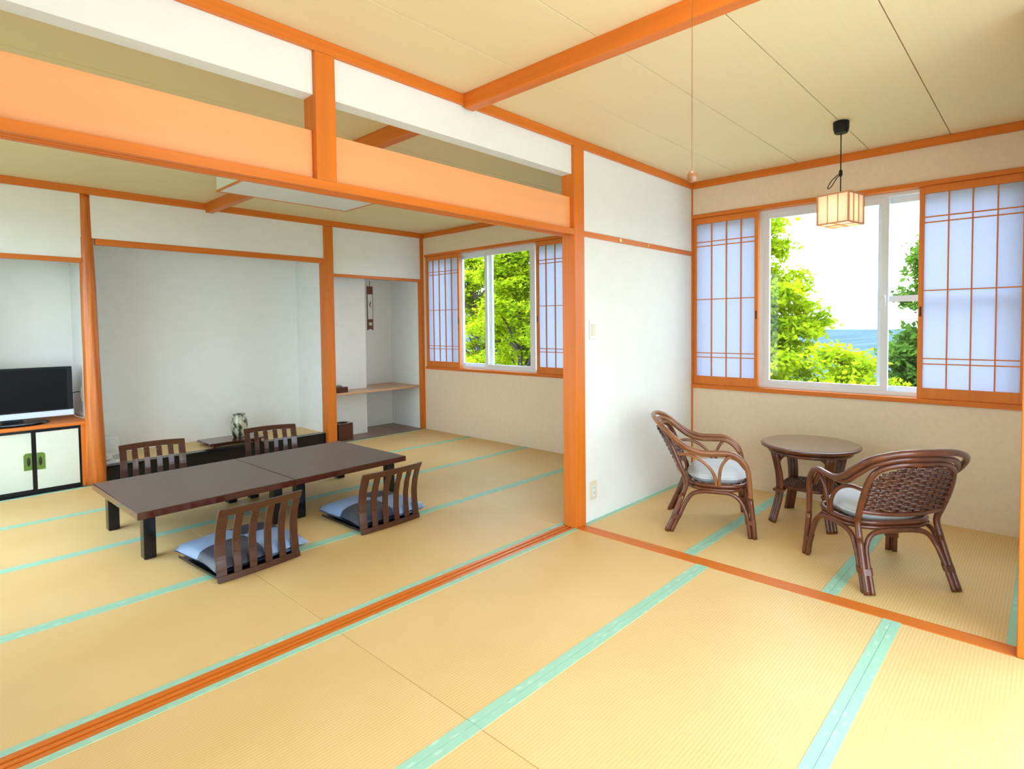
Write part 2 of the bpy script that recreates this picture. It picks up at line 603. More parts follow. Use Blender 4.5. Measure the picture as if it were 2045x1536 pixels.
# ---- posts, beams, rails (trim)
trim((0, .0988, 0, .10, 0, ZT), WZ, 'orange wood post at the right end of the wide opening', .004, 'post')
trim((-1.611, -1.527, 0, .10, 1.8352, ZT), WZ, 'short orange wood post hanging above the lintel', .004, 'post')
trim((0, .09, -2.19, -2.09, 0, ZT), WZ, 'orange wood post at the right edge of the picture', .004, 'post')
trim((XL, XW - .0005, -.0, .0198, ZT, ZC - .0005), WX, 'orange ceiling moulding along the hanging wall', .002, 'moulding')
trim((XW - .018, XW - .0002, -2.09, -.0005, ZT, ZC - .0005), WY, 'ceiling moulding above the near window', .002, 'moulding')
trim((XW - .018, XW - .0002, .092, YF - .021, ZT - .005, ZC - .0005), WY, 'ceiling moulding above the far window', .002, 'moulding')
trim((XL, XW - .0005, YF - .02, YF + .0035, ZT - .006, ZC - .0005), WX, 'ceiling moulding along the far wall', .002, 'moulding')
trim((XL, XW - .019, .0958, .115, ZT, ZC - .0005), WX, 'ceiling moulding on the far side of the hanging wall', .002, 'moulding')
trim((-.858, -.798, YB, -.0006, 2.314, ZC + .005), WY, 'orange ceiling beam crossing the near room', .003, 'beam')
trim((-.858, -.798, .116, YF - .021, 2.30, ZC + .005), WY, 'dark orange ceiling beam crossing the far room', .003, 'beam')
# grooved lintel
w = MB()
w.box(XL, -.0006, 0, .10, 1.8125, 1.835)
for a, b in ((0, .024), (.044, .056), (.076, .10)):
    w.box(XL, -.0006, a, b, 1.80, 1.8125)
_tn[0] += 1
st(w.build('trim_%d' % _tn[0], WX), 'grooved orange lintel over the wide opening', 'lintel')
# transom boards
trim((-1.5265, -.0006, .034, .052, 1.8352, 2.03), PANELW, 'pale yellow transom board right of the short post', .002, 'board')
trim((XL, -1.6115, .034, .052, 1.8352, 2.03), PANELW, 'pale yellow transom board left of the short post', .002, 'board')
# grooved threshold
w = MB()
w.box(XL, -.0006, .0180, .1088, -.054, -.006)
for a, b in ((.0180, .040), (.055, .070), (.086, .1088)):
    w.box(XL, -.0006, a, b, -.006, .0015)
_tn[0] += 1
st(w.build('trim_%d' % _tn[0], WX), 'grooved orange threshold set into the floor between the rooms', 'threshold')
trim((.0032, .0895, -2.0898, -.0005, -.054, .0015), WY, 'flat orange wood strip between the mats and the window alcove', .001, 'threshold')
# picture rail with hooks
_tn[0] += 1
rail = st(box('trim_%d' % _tn[0], (.0996, XW - .0005, .008, .0198, 1.802, 1.836), WX, None, .002), 'thin orange picture rail on the white partition wall', 'rail')
for x in (.50, .85, 1.22):
    box('hook_plate', (x - .013, x + .013, .0045, .008, 1.809, 1.829), BRASS, rail, .001)
trim((XW - .008, XW - .0002, .0085, .0198, 0, 1.80), WZ, 'slim corner bead beside the near window, lower length', .001)
trim((XW - .008, XW - .0002, .0085, .0198, 1.838, ZT), WZ, 'slim corner bead beside the near window, upper length', .001)
trim((XW - .014, 1.699, -2.0615, .0175, 2.098, 2.1258), WY, 'orange lintel over the near window', .002, 'lintel')
trim((XW - .014, 1.699, -2.0615, .0175, .7402, .772), WY, 'orange sill under the near window', .002, 'sill')
trim((XW - .014, 1.699, 1.1005, 3.5595, 2.098, 2.1258), WY, 'orange lintel over the far window', .002, 'lintel')
trim((XW - .014, 1.699, 1.1005, 3.5595, .7402, .772), WY, 'orange sill under the far window', .002, 'sill')
trim((1.489, XW - .0005, YF - .004, 3.648, 0, ZT - .007), WZ, 'orange corner post beside the far window', .003, 'post')
trim((.263, .365, YF - .012, 3.698, 0, ZT - .007), WZ, 'orange post between the picture alcove and the shelf alcove', .004, 'post')
trim((-1.66, .2625, YF - .006, 3.64, 1.935, 1.985), WX, 'thin orange lintel over the wide picture alcove', .003, 'lintel')
trim((.3655, 1.4885, YF - .006, 3.645, 1.800, 1.831), WX, 'thin orange lintel over the shelf alcove', .003, 'lintel')
trim((-2.679, -1.75, YF - .006, 3.64, 1.785, 1.821), WX, 'thin orange lintel over the cabinet recess', .003, 'lintel')

# natural log pillar
def log():
    n, seg = 40, 28
    rnd = random.Random(4)
    ph = [rnd.uniform(0, 6.28) for _ in range(6)]
    w = MB()
    for j in range(n + 1):
        t = j / n
        z = t * (ZT - .007)
        r = .066 - .026 * t + .002 * math.sin(9 * t + ph[0])
        cx = -1.712 + .006 * math.sin(4 * t + ph[1]) + .002 * t
        for k in range(seg):
            a = 2 * PI * k / seg
            rr = r * (1 + .03 * math.sin(3 * a + 5 * t + ph[2]) + .022 * math.sin(7 * a + 11 * t + ph[3]) + .015 * math.sin(11 * a - 23 * t + ph[4]))
            w.v.append((cx + rr * math.cos(a), 3.618 + rr * math.sin(a) * .9, z))
    for j in range(n):
        for k in range(seg):
            a = j * seg + k
            b = j * seg + (k + 1) % seg
            w.f.append((a, b, b + seg, a + seg))
    w.f.append(tuple(reversed(range(seg))))
    w.f.append(tuple(n * seg + k for k in range(seg)))
    _tn[0] += 1
    return st(w.build('trim_%d' % _tn[0], LOGW, smooth=True), 'round orange log pillar beside the cabinet', 'pillar')
log()

# raised picture alcove floor
toko = thing('alcove_platform', 'low raised alcove floor with tatami surface and black lacquered front beam', 'platform', (0, 0, 0), kind='structure')
box('front_beam', (-1.659, .2615, 3.63, 3.70, .002, .128), LACQ, toko, .003)
box('tatami_surface', (-1.659, .2615, 3.7005, 4.2395, .002, .126), TATAMI, toko)
box('front_border', (-1.659, .2615, 3.7006, 3.728, .126, .1275), STEEL, toko)
# shelf alcove floor and shelf
st(box('floor_shelf_alcove', (.3655, 1.4885, YF + .001, 4.2395, -.05, .008), FLOORB), 'dark brown floorboard of the shelf alcove', 'floor')
w = MB()
w.box(.3655, 1.4885, 3.62, 3.8995, .515, .54)
w.box(.919, 1.4885, 3.8995, 4.2395, .515, .54)
tag(w.build('wall_shelf', SHELFW, bevel=.002), 'light brown wooden shelf spanning the narrow corner alcove', 'shelf')

# ---- windows
def sash(win, x, y0, y1, z0, z1, mid=None, lock=None):
    s = MB()
    t = .028
    fw = .042
    s.box(x, x + t, y0, y0 + fw, z0, z1).box(x, x + t, y1 - fw, y1, z0, z1)
    s.box(x, x + t, y0 + fw, y1 - fw, z0, z0 + .04).box(x, x + t, y0 + fw, y1 - fw, z1 - .04, z1)
    if mid:
        s.box(x, x + t, y0 + fw, y1 - fw, mid - .02, mid + .02)
    o = s.build('sash', ALU, win)
    zs = [z0 + .04] + ([mid - .02, mid + .02] if mid else []) + [z1 - .04]
    for k in range(0, len(zs), 2):
        box('pane', (x + .011, x + .016, y0 + fw - .004, y1 - fw + .004, zs[k] - .004, zs[k + 1] + .004), GLASS, o)
    if lock:
        MB().box(x - .022, x, lock[0] - .008, lock[0] + .008, lock[1] - .035, lock[1] + .035).box(
            x - .03, x - .018, lock[0] - .006, lock[0] + .03, lock[1] + .012, lock[1] + .03).build('latch', ALU, o, bevel=.003)
def alu_frame(win, y0, y1, z0, z1):
    s = MB()
    a, b = 1.596, 1.698
    s.box(a, b, y0, y0 + .02, z0, z1).box(a, b, y1 - .02, y1, z0, z1)
    s.box(a, b, y0 + .02, y1 - .02, z0, z0 + .018).box(a, b, y0 + .02, y1 - .02, z1 - .022, z1)
    s.box(a, a + .006, y0 + .02, y1 - .02, z0 + .018, z0 + .028)
    s.build('frame', ALU, win)
win1 = thing('window_1', 'white aluminium sliding window of the near alcove looking onto sea', 'window', (0, 0, 0), kind='structure')
alu_frame(win1, -2.0612, .0172, .7725, 2.0975)
sash(win1, 1.605, -1.355, -.535, .79, 2.076, None, (-1.335, 1.40))
sash(win1, 1.645, -2.042, -1.285, .79, 2.076, 1.41)
sash(win1, 1.645, -.56, -.003, .79, 2.076)
MB().box(1.60, 1.69, -.535, -.492, .79, 2.076).build('mullion', ALU, win1)
win2 = thing('window_2', 'white aluminium sliding window of the far room looking onto maples', 'window', (0, 0, 0), kind='structure')
alu_frame(win2, 1.1008, 3.5592, .7725, 2.0975)
sash(win2, 1.605, 1.835, 2.565, .79, 2.076, None)
sash(win2, 1.645, 2.49, 3.03, .79, 2.076)
sash(win2, 1.645, 1.12, 1.80, .79, 2.076)
sash(win2, 1.645, 3.06, 3.54, .79, 2.076)
MB().box(1.60, 1.69, 3.03, 3.06, .79, 2.076).box(1.60, 1.69, 1.80, 1.835, .79, 2.076).build('mullion', ALU, win2)
win3 = thing('window_3', 'wide glass balcony doors behind the camera', 'window', (0, 0, 0), kind='structure')
s = MB()
for x0, x1 in ((-3.06, -3.03), (-2.08, -2.04), (-1.08, -1.04), (-.09, -.06)):
    s.box(x0, x1, YB - .08, YB - .03, 0, 1.86)
s.box(-3.03, -.09, YB - .08, YB - .03, 1.82, 1.86).box(-3.03, -.09, YB - .08, YB - .03, -.05, .04)
s.build('frame', ALU, win3)
for x0, x1 in ((-3.03, -2.08), (-2.04, -1.08), (-1.04, -.09)):
    box('pane', (x0, x1, YB - .058, YB - .052, .04, 1.82), GLASS, win3)

fill_win = thing('fill_window', 'added side window brightening the far room, out of view at the left', 'window', (0, 0, 0), kind='structure')  # opening added only to let more daylight into the far room
s = MB()
for y0, y1 in ((1.00, 1.04), (2.18, 2.22), (3.36, 3.40)):
    s.box(XL - .08, XL - .03, y0, y1, .40, 2.10)
for y0, y1 in ((1.04, 2.18), (2.22, 3.36)):
    s.box(XL - .08, XL - .03, y0, y1, .40, .44).box(XL - .08, XL - .03, y0, y1, 2.06, 2.10)
    box('pane', (XL - .058, XL - .052, y0, y1, .44, 2.06), GLASS, fill_win)
s.build('frame', ALU, fill_win)

# ---- shoji screens
def shoji(y0, y1, vs, label, pull_y):
    t = thing('shoji_screen', label, 'shoji screen', (1.561, (y0 + y1) / 2, .7725))
    oy, oz, ox = (y0 + y1) / 2, .7725, 1.561
    z1 = 2.0972
    B = lambda n, x0, x1, a, b, c, d, m, bev=.0015, p=t: box(n, (x0 - ox, x1 - ox, a - oy, b - oy, c - oz, d - oz), m, p, bev)
    xa, xb = 1.547, 1.575
    fw = .027
    B('stile', xa, xb, y0, y0 + fw, .7725, z1, SHOJIW)
    B('stile', xa, xb, y1 - fw, y1, .7725, z1, SHOJIW)
    B('top_rail', xa, xb, y0 + fw, y1 - fw, 2.052, z1, SHOJIW)
    B('bottom_rail', xa, xb, y0 + fw, y1 - fw, .7725, .838, SHOJIW)
    for v in vs:
        B('lattice_bar', 1.553, 1.565, v - .0038, v + .0038, .838, 2.052, SHOJIW, 0)
    for z in (1.908, 1.874, 1.451, 1.024, .99):
        B('lattice_bar', 1.5525, 1.5655, y0 + fw, y1 - fw, z - .0034, z + .0034, SHOJIW, 0)
    B('paper', 1.5657, 1.5672, y0 + fw - .003, y1 - fw + .003, .834, 2.056, SHOJIP, 0)
    B('finger_pull', xa - .0015, xa + .004, pull_y - .006, pull_y + .006, 1.29, 1.352, STEEL)
shoji(-.514, .0165, (-.140, -.262, -.379), 'shoji screen left of the near window, beside the white partition wall', -.5005)
shoji(-2.0605, -1.530, (-1.682, -1.80, -1.918), 'shoji screen at the right end of the near window', -1.5435)
shoji(2.94, 3.558, (3.085, 3.200, 3.315, 3.430), 'shoji screen left of the far window, in the corner by the shelf alcove', 2.953)
shoji(1.1015, 1.737, (1.612, 1.493, 1.374, 1.255), 'shoji screen right of the far window, partly behind the orange post', 1.7235)

# ------------------------------------------------------------------ ceiling lamp in the far room
def box_lamp(name, label, x0, x1, y0, y1, z0, lit):
    t = thing(name, label, 'ceiling lamp', ((x0 + x1) / 2, (y0 + y1) / 2, z0))
    hx, hy, h = (x1 - x0) / 2, (y1 - y0) / 2, ZC - z0 - .001
    box('diffuser', (-hx + .008, hx - .008, -hy + .008, hy - .008, 0, .006), LAMPON if lit else DIFFW, t)
    for s in (-1, 1):
        box('side_panel', (s * hx - .006, s * hx + .006, -hy, hy, .004, h), DIFFW, t)
        box('side_panel', (-hx + .006, hx - .006, s * hy - .006, s * hy + .006, .004, h), DIFFW, t)
        box('edge_strip', (s * hx - .008, s * hx + .008, -hy - .008, hy + .008, -.003, .008), SHOJIW, t)
        box('edge_strip', (-hx, hx, s * hy - .007, s * hy + .007, -.003, .005), SHOJIW, t)
    box('top_plate', (-hx + .007, hx - .007, -hy + .007, hy - .007, h - .02, h), DIFFW, t)
    return t
box_lamp('ceiling_lamp', 'flat rectangular white ceiling lamp in the far room, switched off', -1.122, -.098, 1.93, 2.488, 2.272, False)
near_lamp = thing('ceiling_lamp', 'round white ceiling lamp with pull cord, above the near room', 'ceiling lamp', (-1.48, -1.56, 2.285))
MB().lathe([(.02, 0), (.15, .003), (.20, .016), (.215, .04), (.215, .07)], seg=40).build('diffuser', LAMPON, near_lamp, smooth=True)
MB().lathe([(.222, .07), (.222, .0985)], seg=40).build('rim', WHITEP, near_lamp, smooth=False)
cx, cy = -1.465 + 1.48, -1.526 + 1.56
MB().tube([(cx, cy, 1.605 - 2.285), (cx, cy, .02)], .0008, 6).build('pull_cord', RATTW, near_lamp)
MB().lathe([(.003, -.016), (.009, -.013), (.0115, -.004), (.0105, .004), (.005, .010), (.002, .013)], (cx, cy, 1.60 - 2.285), 14).build('cord_bead', RATTW, near_lamp, smooth=True)

# ------------------------------------------------------------------ pendant lamp
PX, PY = .837, -1.257
pen = thing('pendant_lamp', 'small square paper lantern hanging before the near window, lit warm', 'pendant lamp', (PX, PY, 1.80), R(-12))
MB().lathe([(.034, .52), (.041, .545), (.042, .584)], seg=24).build('ceiling_cap', BLACKP, pen, smooth=False, bevel=.003)
MB().tube([(0, 0, .17), (0, 0, .525)], .0032, 8).build('cord', BLACKP, pen)
MB().lathe([(.004, .278), (.0095, .286), (.0095, .310), (.004, .318)], seg=12).build('cord_clip', BLACKP, pen)
lp = [(0, 0, .30), (-.012, .018, .283), (-.022, .042, .258), (-.028, .058, .226), (-.024, .056, .218), (-.016, .040, .234), (-.008, .020, .27), (0, 0, .292)]
MB().tube(catmull(lp, 6), .0026, 7).build('cord_loop', BLACKP, pen)
H = .087
shade = MB()
for sx in (-1, 1):
    for sy in (-1, 1):
        shade.box(sx * H - .004, sx * H + .004, sy * H - .004, sy * H + .004, .006, .174)
    for z in (.006, .168):
        shade.box(sx * H - .004, sx * H + .004, -H + .004, H - .004, z, z + .007)
        shade.box(-H + .004, H - .004, sx * H - .004, sx * H + .004, z, z + .007)
shade.box(-H, H, -.003, .003, .006, .012).box(-.003, .003, -H, H, .006, .012)
sh = shade.build('lamp_frame', LFRAME, pen)
for sx in (-1, 1):
    for k in (-1, 1):
        box('lattice_bar', (sx * H - .002, sx * H + .003, k * H / 3 - .0015, k * H / 3 + .0015, .012, .168), LFRAME, sh)
        box('lattice_bar', (k * H / 3 - .0015, k * H / 3 + .0015, sx * H - .003, sx * H + .003, .012, .168), LFRAME, sh)
    box('paper', (sx * (H - .003) - .0005, sx * (H - .003) + .0005, -H + .004, H - .004, .012, .168), LAMPP, sh)
    box('paper', (-H + .004, H - .004, sx * (H - .003) - .0005, sx * (H - .003) + .0005, .012, .168), LAMPP, sh)
box('paper', (-H + .004, H - .004, -H + .004, H - .004, .1685, .1695), LAMPP, sh)
MB().lathe([(.002, .05), (.017, .056), (.024, .075), (.019, .098), (.013, .112)], seg=16).build('bulb', BULB, pen, smooth=True)
MB().lathe([(.014, .112), (.014, .150), (.006, .168)], seg=12).build('bulb_socket', BLACKP, pen)

# ------------------------------------------------------------------ wall switch and socket
t = thing('light_switch', 'white light switch on the white partition wall', 'switch', (.2, .0195, 1.163))
box('plate', (-.036, .036, -.007, 0, 0, .118), WHITEP, t, .003)
box('rocker', (-.020, .020, -.011, -.007, .022, .096), IVORY, t, .002)
t = thing('wall_socket', 'ivory wall socket low on the partition wall', 'socket', (.196, .0195, .136))
box('plate', (-.036, .036, -.006, 0, 0, .118), IVORY, t, .003)
box('outlet', (-.014, .014, -.009, -.006, .024, .094), WHITEP, t, .001)
for z in (.044, .076):
    box('slot', (-.007, -.005, -.0098, -.009, z - .005, z + .005), BLACKP, t)
    box('slot', (.005, .007, -.0098, -.009, z - .005, z + .005), BLACKP, t)

# ------------------------------------------------------------------ low tables
def low_table(label, cx, cy, rz, hx=.424, hy=.466):
    t = thing('low_table', label, 'low table', (cx, cy, 0), rz, 'low lacquered tables pushed end to end')
    s = MB()
    s.box(-hx, hx, -hy, hy, .246, .284)
    s.build('tabletop', REDL, t, bevel=.004)
    box('top_panel', (-hx + .007, hx - .007, -hy + .007, hy - .007, .2842, .2856), TOPM, t, .001)
    for sx in (-1, 1):
        for sy in (-1, 1):
            x, y = sx * (hx - .075), sy * (hy - .115)
            box('leg', (x - .029, x + .029, y - .034, y + .034, .0005, .2458), LACQ, t, .006)
    return t
TA = R(1.6)
low_table('left one of the two dark brown low tables, nearer the cabinet', -1.517, 1.880, TA)
low_table('right one of the two dark brown low tables, nearer the far window', -1.517 + .85 * math.cos(TA), 1.880 + .85 * math.sin(TA), TA)

# ------------------------------------------------------------------ legless floor chairs
def back_y(z):
    pts = [(0, -.226), (.06, -.219), (.13, -.209), (.19, -.208), (.26, -.219), (.32, -.240), (.38, -.268)]
    for (a, b), (c, d) in zip(pts[:-1], pts[1:]):
        if z <= c:
            k = (z - a) / (c - a)
            k = k * k * (3 - 2 * k) * .4 + k * .6
            return b + (d - b) * k
    return pts[-1][1]
def bow(x, z):
    return -.030 * (1 - (x / .213) ** 2) * (.35 + .65 * min(1, z / .35))
def floor_chair(label, loc, rz):
    t = thing('floor_chair', label, 'floor chair', (loc[0], loc[1], 0), rz, 'legless slat-back floor chairs around the low tables')
    # moulded base with raised sides
    def bf(u, v):
        x = (u - .5) * .42
        y = -.235 + v * .475
        e = max(0, abs(u - .5) * 2 - .86) / .14
        return (x, y, .010 + .016 * e * e)
    MB().slab(bf, 24, 10, lambda u, v: (0, 0, .007)).build('seat_base', LACQ, t, smooth=False, bevel=.002)
    def fb(u, v):
        x = (u - .5) * .426
        z = .003 + v * .03
        return (x, back_y(z) + bow(x, z) - .006, z)
    MB().slab(fb, 20, 1, lambda u, v: (0, .007, 0)).build('bottom_rail', ZWOOD, t, bevel=.002)
    xs = [-.190, -.116, -.040, .040, .116, .190]
    ws = [.046, .037, .037, .037, .037, .046]
    for x, wd in zip(xs, ws):
        def sf(u, v, x=x, wd=wd):
            xx = x + (u - .5) * wd
            z = .028 + v * .318
            return (xx, back_y(z) + bow(xx, z), z)
        MB().slab(sf, 2, 16, lambda u, v: (0, .0055, 0)).build('slat', ZWOOD, t, bevel=.002)
    def tf(u, v):
        x = (u - .5) * .428
        e = abs(u - .5) * 2
        z = .334 + v * .040 + .004 * (1 - e * e)
        return (x, back_y(z) + bow(x, z) - .001, z)
    MB().slab(tf, 22, 3, lambda u, v: (0, .0075, 0)).build('top_rail', ZWOOD, t, bevel=.003)
    return t
def floor_cushion(label, loc, rz, sz=.5):
    t = thing('floor_cushion', label, 'cushion', (loc[0], loc[1], .0165), rz, 'blue patchwork floor cushions on the floor chairs')
    h = sz / 2
    def top(x, y, sg):
        a, b = x / h, y / h
        e = max(0, (1 - abs(a) ** 3.2)) * max(0, (1 - abs(b) ** 3.2))
        q = e ** .36
        px = x * (1 - .055 * (1 - b * b) * abs(a) ** 2)
        py = y * (1 - .055 * (1 - a * a) * abs(b) ** 2)
        wr = .0025 * math.sin(38 * x + 17 * y) * (1 - e) * sg
        return (px, py, .040 + sg * (.0022 + (.060 if sg > 0 else .036) * q) + wr)
    for i in (0, 1):
        for j in (0, 1):
            s = MB()
            for sg in (1, -1):
                def fn(u, v):
                    return top((i - 1 + u) * h, (j - 1 + v) * h, sg)
                s.grid(fn, 12, 12)
            s.build('fabric_panel', SLATE if i == j else BLUE, t, smooth=True, fix=True)
    return t
C4 = [((-1.537, 1.112), R(4.8), 'floor chair at the front of the left low table, its back to the camera'),
      ((-.715, 1.152), R(1.0), 'floor chair at the front of the right low table, its back to the camera'),
      ((-1.475, 2.80), R(180 - 6), 'floor chair behind the left low table, close to the log pillar'),
      ((-.60, 2.80), R(180 - 10), 'floor chair behind the right low table, below the vase')]
CL = ['blue patchwork cushion on the floor chair before the left low table',
      'blue patchwork cushion on the floor chair before the right low table',
      'cushion mostly hidden under the back of the left low table',
      'cushion mostly hidden under the back of the right low table']
for (loc, rz, lab), cl in zip(C4, CL):
    floor_chair(lab, loc, rz)
    dx, dy = (.03, .022)
    floor_cushion(cl, (loc[0] + dx * math.cos(rz) - dy * math.sin(rz), loc[1] + dx * math.sin(rz) + dy * math.cos(rz)), rz, .50)

# ------------------------------------------------------------------ rattan armchairs
def rattan_chair(label, loc, rz, wear):
    t = thing('rattan_armchair', label, 'armchair', (loc[0], loc[1], 0), rz, 'rattan armchairs in the window alcove')
    TOP = RATTW if wear else RATT
    r = .0150
    def sym(half):
        return [(-x, y, z) for x, y, z in half] + [(x, y, z) for x, y, z in reversed(half[:-1])]
    # outer hoop: arm, back, arm, standing on the front legs
    half = [(.2405, .226, .235), (.243, .220, .32), (.250, .205, .41), (.256, .165, .470),
            (.262, .105, .498), (.266, .03, .498), (.270, -.05, .500), (.272, -.13, .525), (.262, -.205, .578), (.225, -.275, .635), (.13, -.325, .668), (0, -.345, .676)]
    MB().tube(catmull(sym(half), 6), r, 10).build('arm_rail', TOP, t, smooth=True)
    half2 = [(.222, .205, .40), (.227, .160, .453), (.232, .105, .480), (.235, .03, .482), (.239, -.05, .482), (.242, -.125, .503), (.236, -.19, .548), (.203, -.250, .602), (.12, -.297, .636), (0, -.317, .644)]
    MB().tube(catmull(sym(half2), 6), r * .92, 10).build('inner_arm_rail', TOP, t, smooth=True)
    # back frame hoop continuing into the rear legs
    half3 = [(.2025, -.157, .225), (.198, -.135, .30), (.204, -.160, .37), (.208, -.190, .44), (.203, -.222, .52), (.178, -.252, .578), (.11, -.285, .608), (0, -.303, .614)]
    MB().tube(catmull(sym(half3), 6), r, 10).build('back_frame', RATT, t, smooth=True)
    # seat rings
    ring = []
    for k in range(28):
        a = 2 * PI * k / 28
        c, s_ = math.cos(a), math.sin(a)
        wx = .222 - .018 * (s_ < 0) * -s_
        ring.append((wx * math.copysign(abs(c) ** .62, c), .045 + .178 * math.copysign(abs(s_) ** .62, s_), 0))
    MB().tube([(x, y, .292) for x, y, z in ring], .0125, 8, closed=True).build('seat_frame', RATT, t, smooth=True)
    MB().tube([(x * .985, y * .985, .268) for x, y, z in ring], .011, 8, closed=True).build('seat_frame', RATT, t, smooth=True)
    sl = MB()
    for k in range(7):
        y = -.08 + k * .042
        sl.box(-.196, .196, y - .012, y + .012, .270, .280)
    sl.build('seat_slats', RATT, t)
    # legs: each a main pole with the brace ends bundled to it by a binding
    FM = [(.250, .250, .0005), (.244, .240, .10), (.240, .226, .23)]
    FS = [(.247, .225, .0005), (.241, .215, .08), (.235, .201, .15), (.229, .168, .215), (.224, .115, .250)]
    FF = [(.225, .253, .0005), (.220, .244, .08), (.210, .236, .14), (.188, .226, .20), (.14, .222, .243), (.07, .222, .257)]
    BM = [(.222, -.250, .0005), (.213, -.205, .10), (.2025, -.157, .225)]
    BS = [(.222, -.224, .0005), (.217, -.197, .06), (.212, -.168, .12), (.209, -.138, .185), (.209, -.10, .235), (.212, -.04, .252)]
    BB = [(.198, -.253, .0005), (.193, -.226, .06), (.188, -.199, .12), (.174, -.164, .19), (.14, -.148, .24), (.08, -.143, .256)]
    def at_z(path, z):
        for a, b in zip(path[:-1], path[1:]):
            if z <= b[2]:
                k = (z - a[2]) / (b[2] - a[2])
                return (a[0] + (b[0] - a[0]) * k, a[1] + (b[1] - a[1]) * k)
        return path[-1][:2]
    def hull(pts):
        pts = sorted(set(pts))
        def half_(ps):
            h = []
            for p in ps:
                while len(h) > 1 and (h[-1][0] - h[-2][0]) * (p[1] - h[-2][1]) - (h[-1][1] - h[-2][1]) * (p[0] - h[-2][0]) <= 0:
                    h.pop()
                h.append(p)
            return h[:-1]
        return half_(pts) + half_(pts[::-1])
    def flip(path, sx):
        return [(sx * x, y, z) for x, y, z in path]
    for sx in (-1, 1):
        MB().tube(catmull(flip(FS, sx) + [(sx * .218, .03, .254)] + flip(BS, sx)[::-1], 5), .0125, 8).build('side_brace', RATT, t, smooth=True)
        for M_, A_, B_ in ((FM, FS, FF), (BM, BS, BB)):
            leg = MB().tube(catmull(flip(M_, sx), 5), r, 10).build('leg', RATT, t, smooth=True)
            ring_ = []
            for z in (.082, .108):
                cs = [at_z(M_, z), at_z(A_, z), at_z(B_, z)]
                ring_.append((cs, z))
            cs0 = ring_[0][0]
            pts = [(cx_ + .0165 * math.cos(q * PI / 6), cy_ + .0165 * math.sin(q * PI / 6)) for cx_, cy_ in cs0 for q in range(12)]
            hp = hull(pts)
            dx_ = sum(c[0] for c in ring_[1][0]) / 3 - sum(c[0] for c in cs0) / 3
            dy_ = sum(c[1] for c in ring_[1][0]) / 3 - sum(c[1] for c in cs0) / 3
            n = len(hp)
            bm_ = MB()
            bm_.v = [(sx * x, y, .082) for x, y in hp] + [(sx * (x + dx_), y + dy_, .108) for x, y in hp]
            bm_.f = [(k, (k + 1) % n, n + (k + 1) % n, n + k) for k in range(n)] + [tuple(reversed(range(n))), tuple(range(n, 2 * n))]
            bm_.build('binding', RATT, leg)
        # arches beneath the arm
        a1 = [(sx * .208, -.195, .470), (sx * .226, -.13, .474), (sx * .238, -.07, .455), (sx * .240, -.01, .410), (sx * .236, .025, .355), (sx * .226, .036, .295)]
        a2 = [(sx * .254, .125, .488), (sx * .252, .095, .465), (sx * .247, .065, .420), (sx * .240, .053, .360), (sx * .228, .052, .295)]
        MB().tube(catmull(a1, 5), .0095, 8).build('side_arch', TOP, t, smooth=True)
        MB().tube(catmull(a2, 5), .0095, 8).build('side_arch', TOP, t, smooth=True)
    MB().tube(catmull(flip(FF, -1) + [(0, .222, .259)] + FF[::-1], 5), .0125, 8).build('front_brace', RATT, t, smooth=True)
    MB().tube(catmull(flip(BB, -1) + [(0, -.146, .259)] + BB[::-1], 5), .0125, 8).build('rear_brace', RATT, t, smooth=True)
    # bottom bar of the back and woven panel
    def bp(x, z):
        w_ = .20
        zz = [(.30, -.135), (.37, -.160), (.44, -.190), (.52, -.222), (.578, -.252), (.62, -.275)]
        y = zz[-1][1]
        for (a, b), (c, d) in zip(zz[:-1], zz[1:]):
            if z <= c:
                y = b + (d - b) * (z - a) / (c - a)
                break
        return y - .050 * (1 - min(1, (x / .2) ** 2)) * min(1, .5 + (z - .3) * 2)
    def half_w(z):
        if z < .44:
            return .200
        k = (z - .44) / .17
        return .203 * max(.02, 1 - k ** 3.0) ** .5
    bar = [(x, bp(x, .362) - .002, .362 - .012 * (1 - (x / .2) ** 2)) for x in (-.202, -.15, -.08, 0, .08, .15, .202)]
    MB().tube(catmull(bar, 5), .0115, 8).build('back_bar', RATT, t, smooth=True)
    wv = MB()
    nst = 11
    stakes = [-.186 + .372 * k / (nst - 1) for k in range(nst)]
    for x in stakes:
        zt = .60
        while half_w(zt) < abs(x) + .004 and zt > .4:
            zt -= .004
        pts = [(x, bp(x, z), z) for z in np.linspace(.352, zt, 7)]
        wv.tube(pts, .0042, 5)
    rows = 19
    for j in range(rows):
        z = .368 + j * .0128
        hw = half_w(z) - .004
        if hw < .03:
            continue
        n = 40
        pts = []
        for k in range(n + 1):
            x = -hw + 2 * hw * k / n
            ph = PI * (x - stakes[0]) / (stakes[1] - stakes[0]) + (PI if j % 2 else 0)
            pts.append((x, bp(x, z) + .0075 * math.cos(ph), z))
        wv.tube(pts, .0060, 6)
    wv.build('woven_panel', WEAVE, t, smooth=True, fix=False)
    return t
CR = ((.520, -1.532), math.atan2(-.70, .715))
CLc = ((.642, -.560), math.atan2(-.46, -.89))
rattan_chair('brown rattan armchair seen from behind at the right, woven back to the camera', CR[0], CR[1], False)
rattan_chair('paler worn rattan armchair by the partition wall, seen from its side', CLc[0], CLc[1], True)
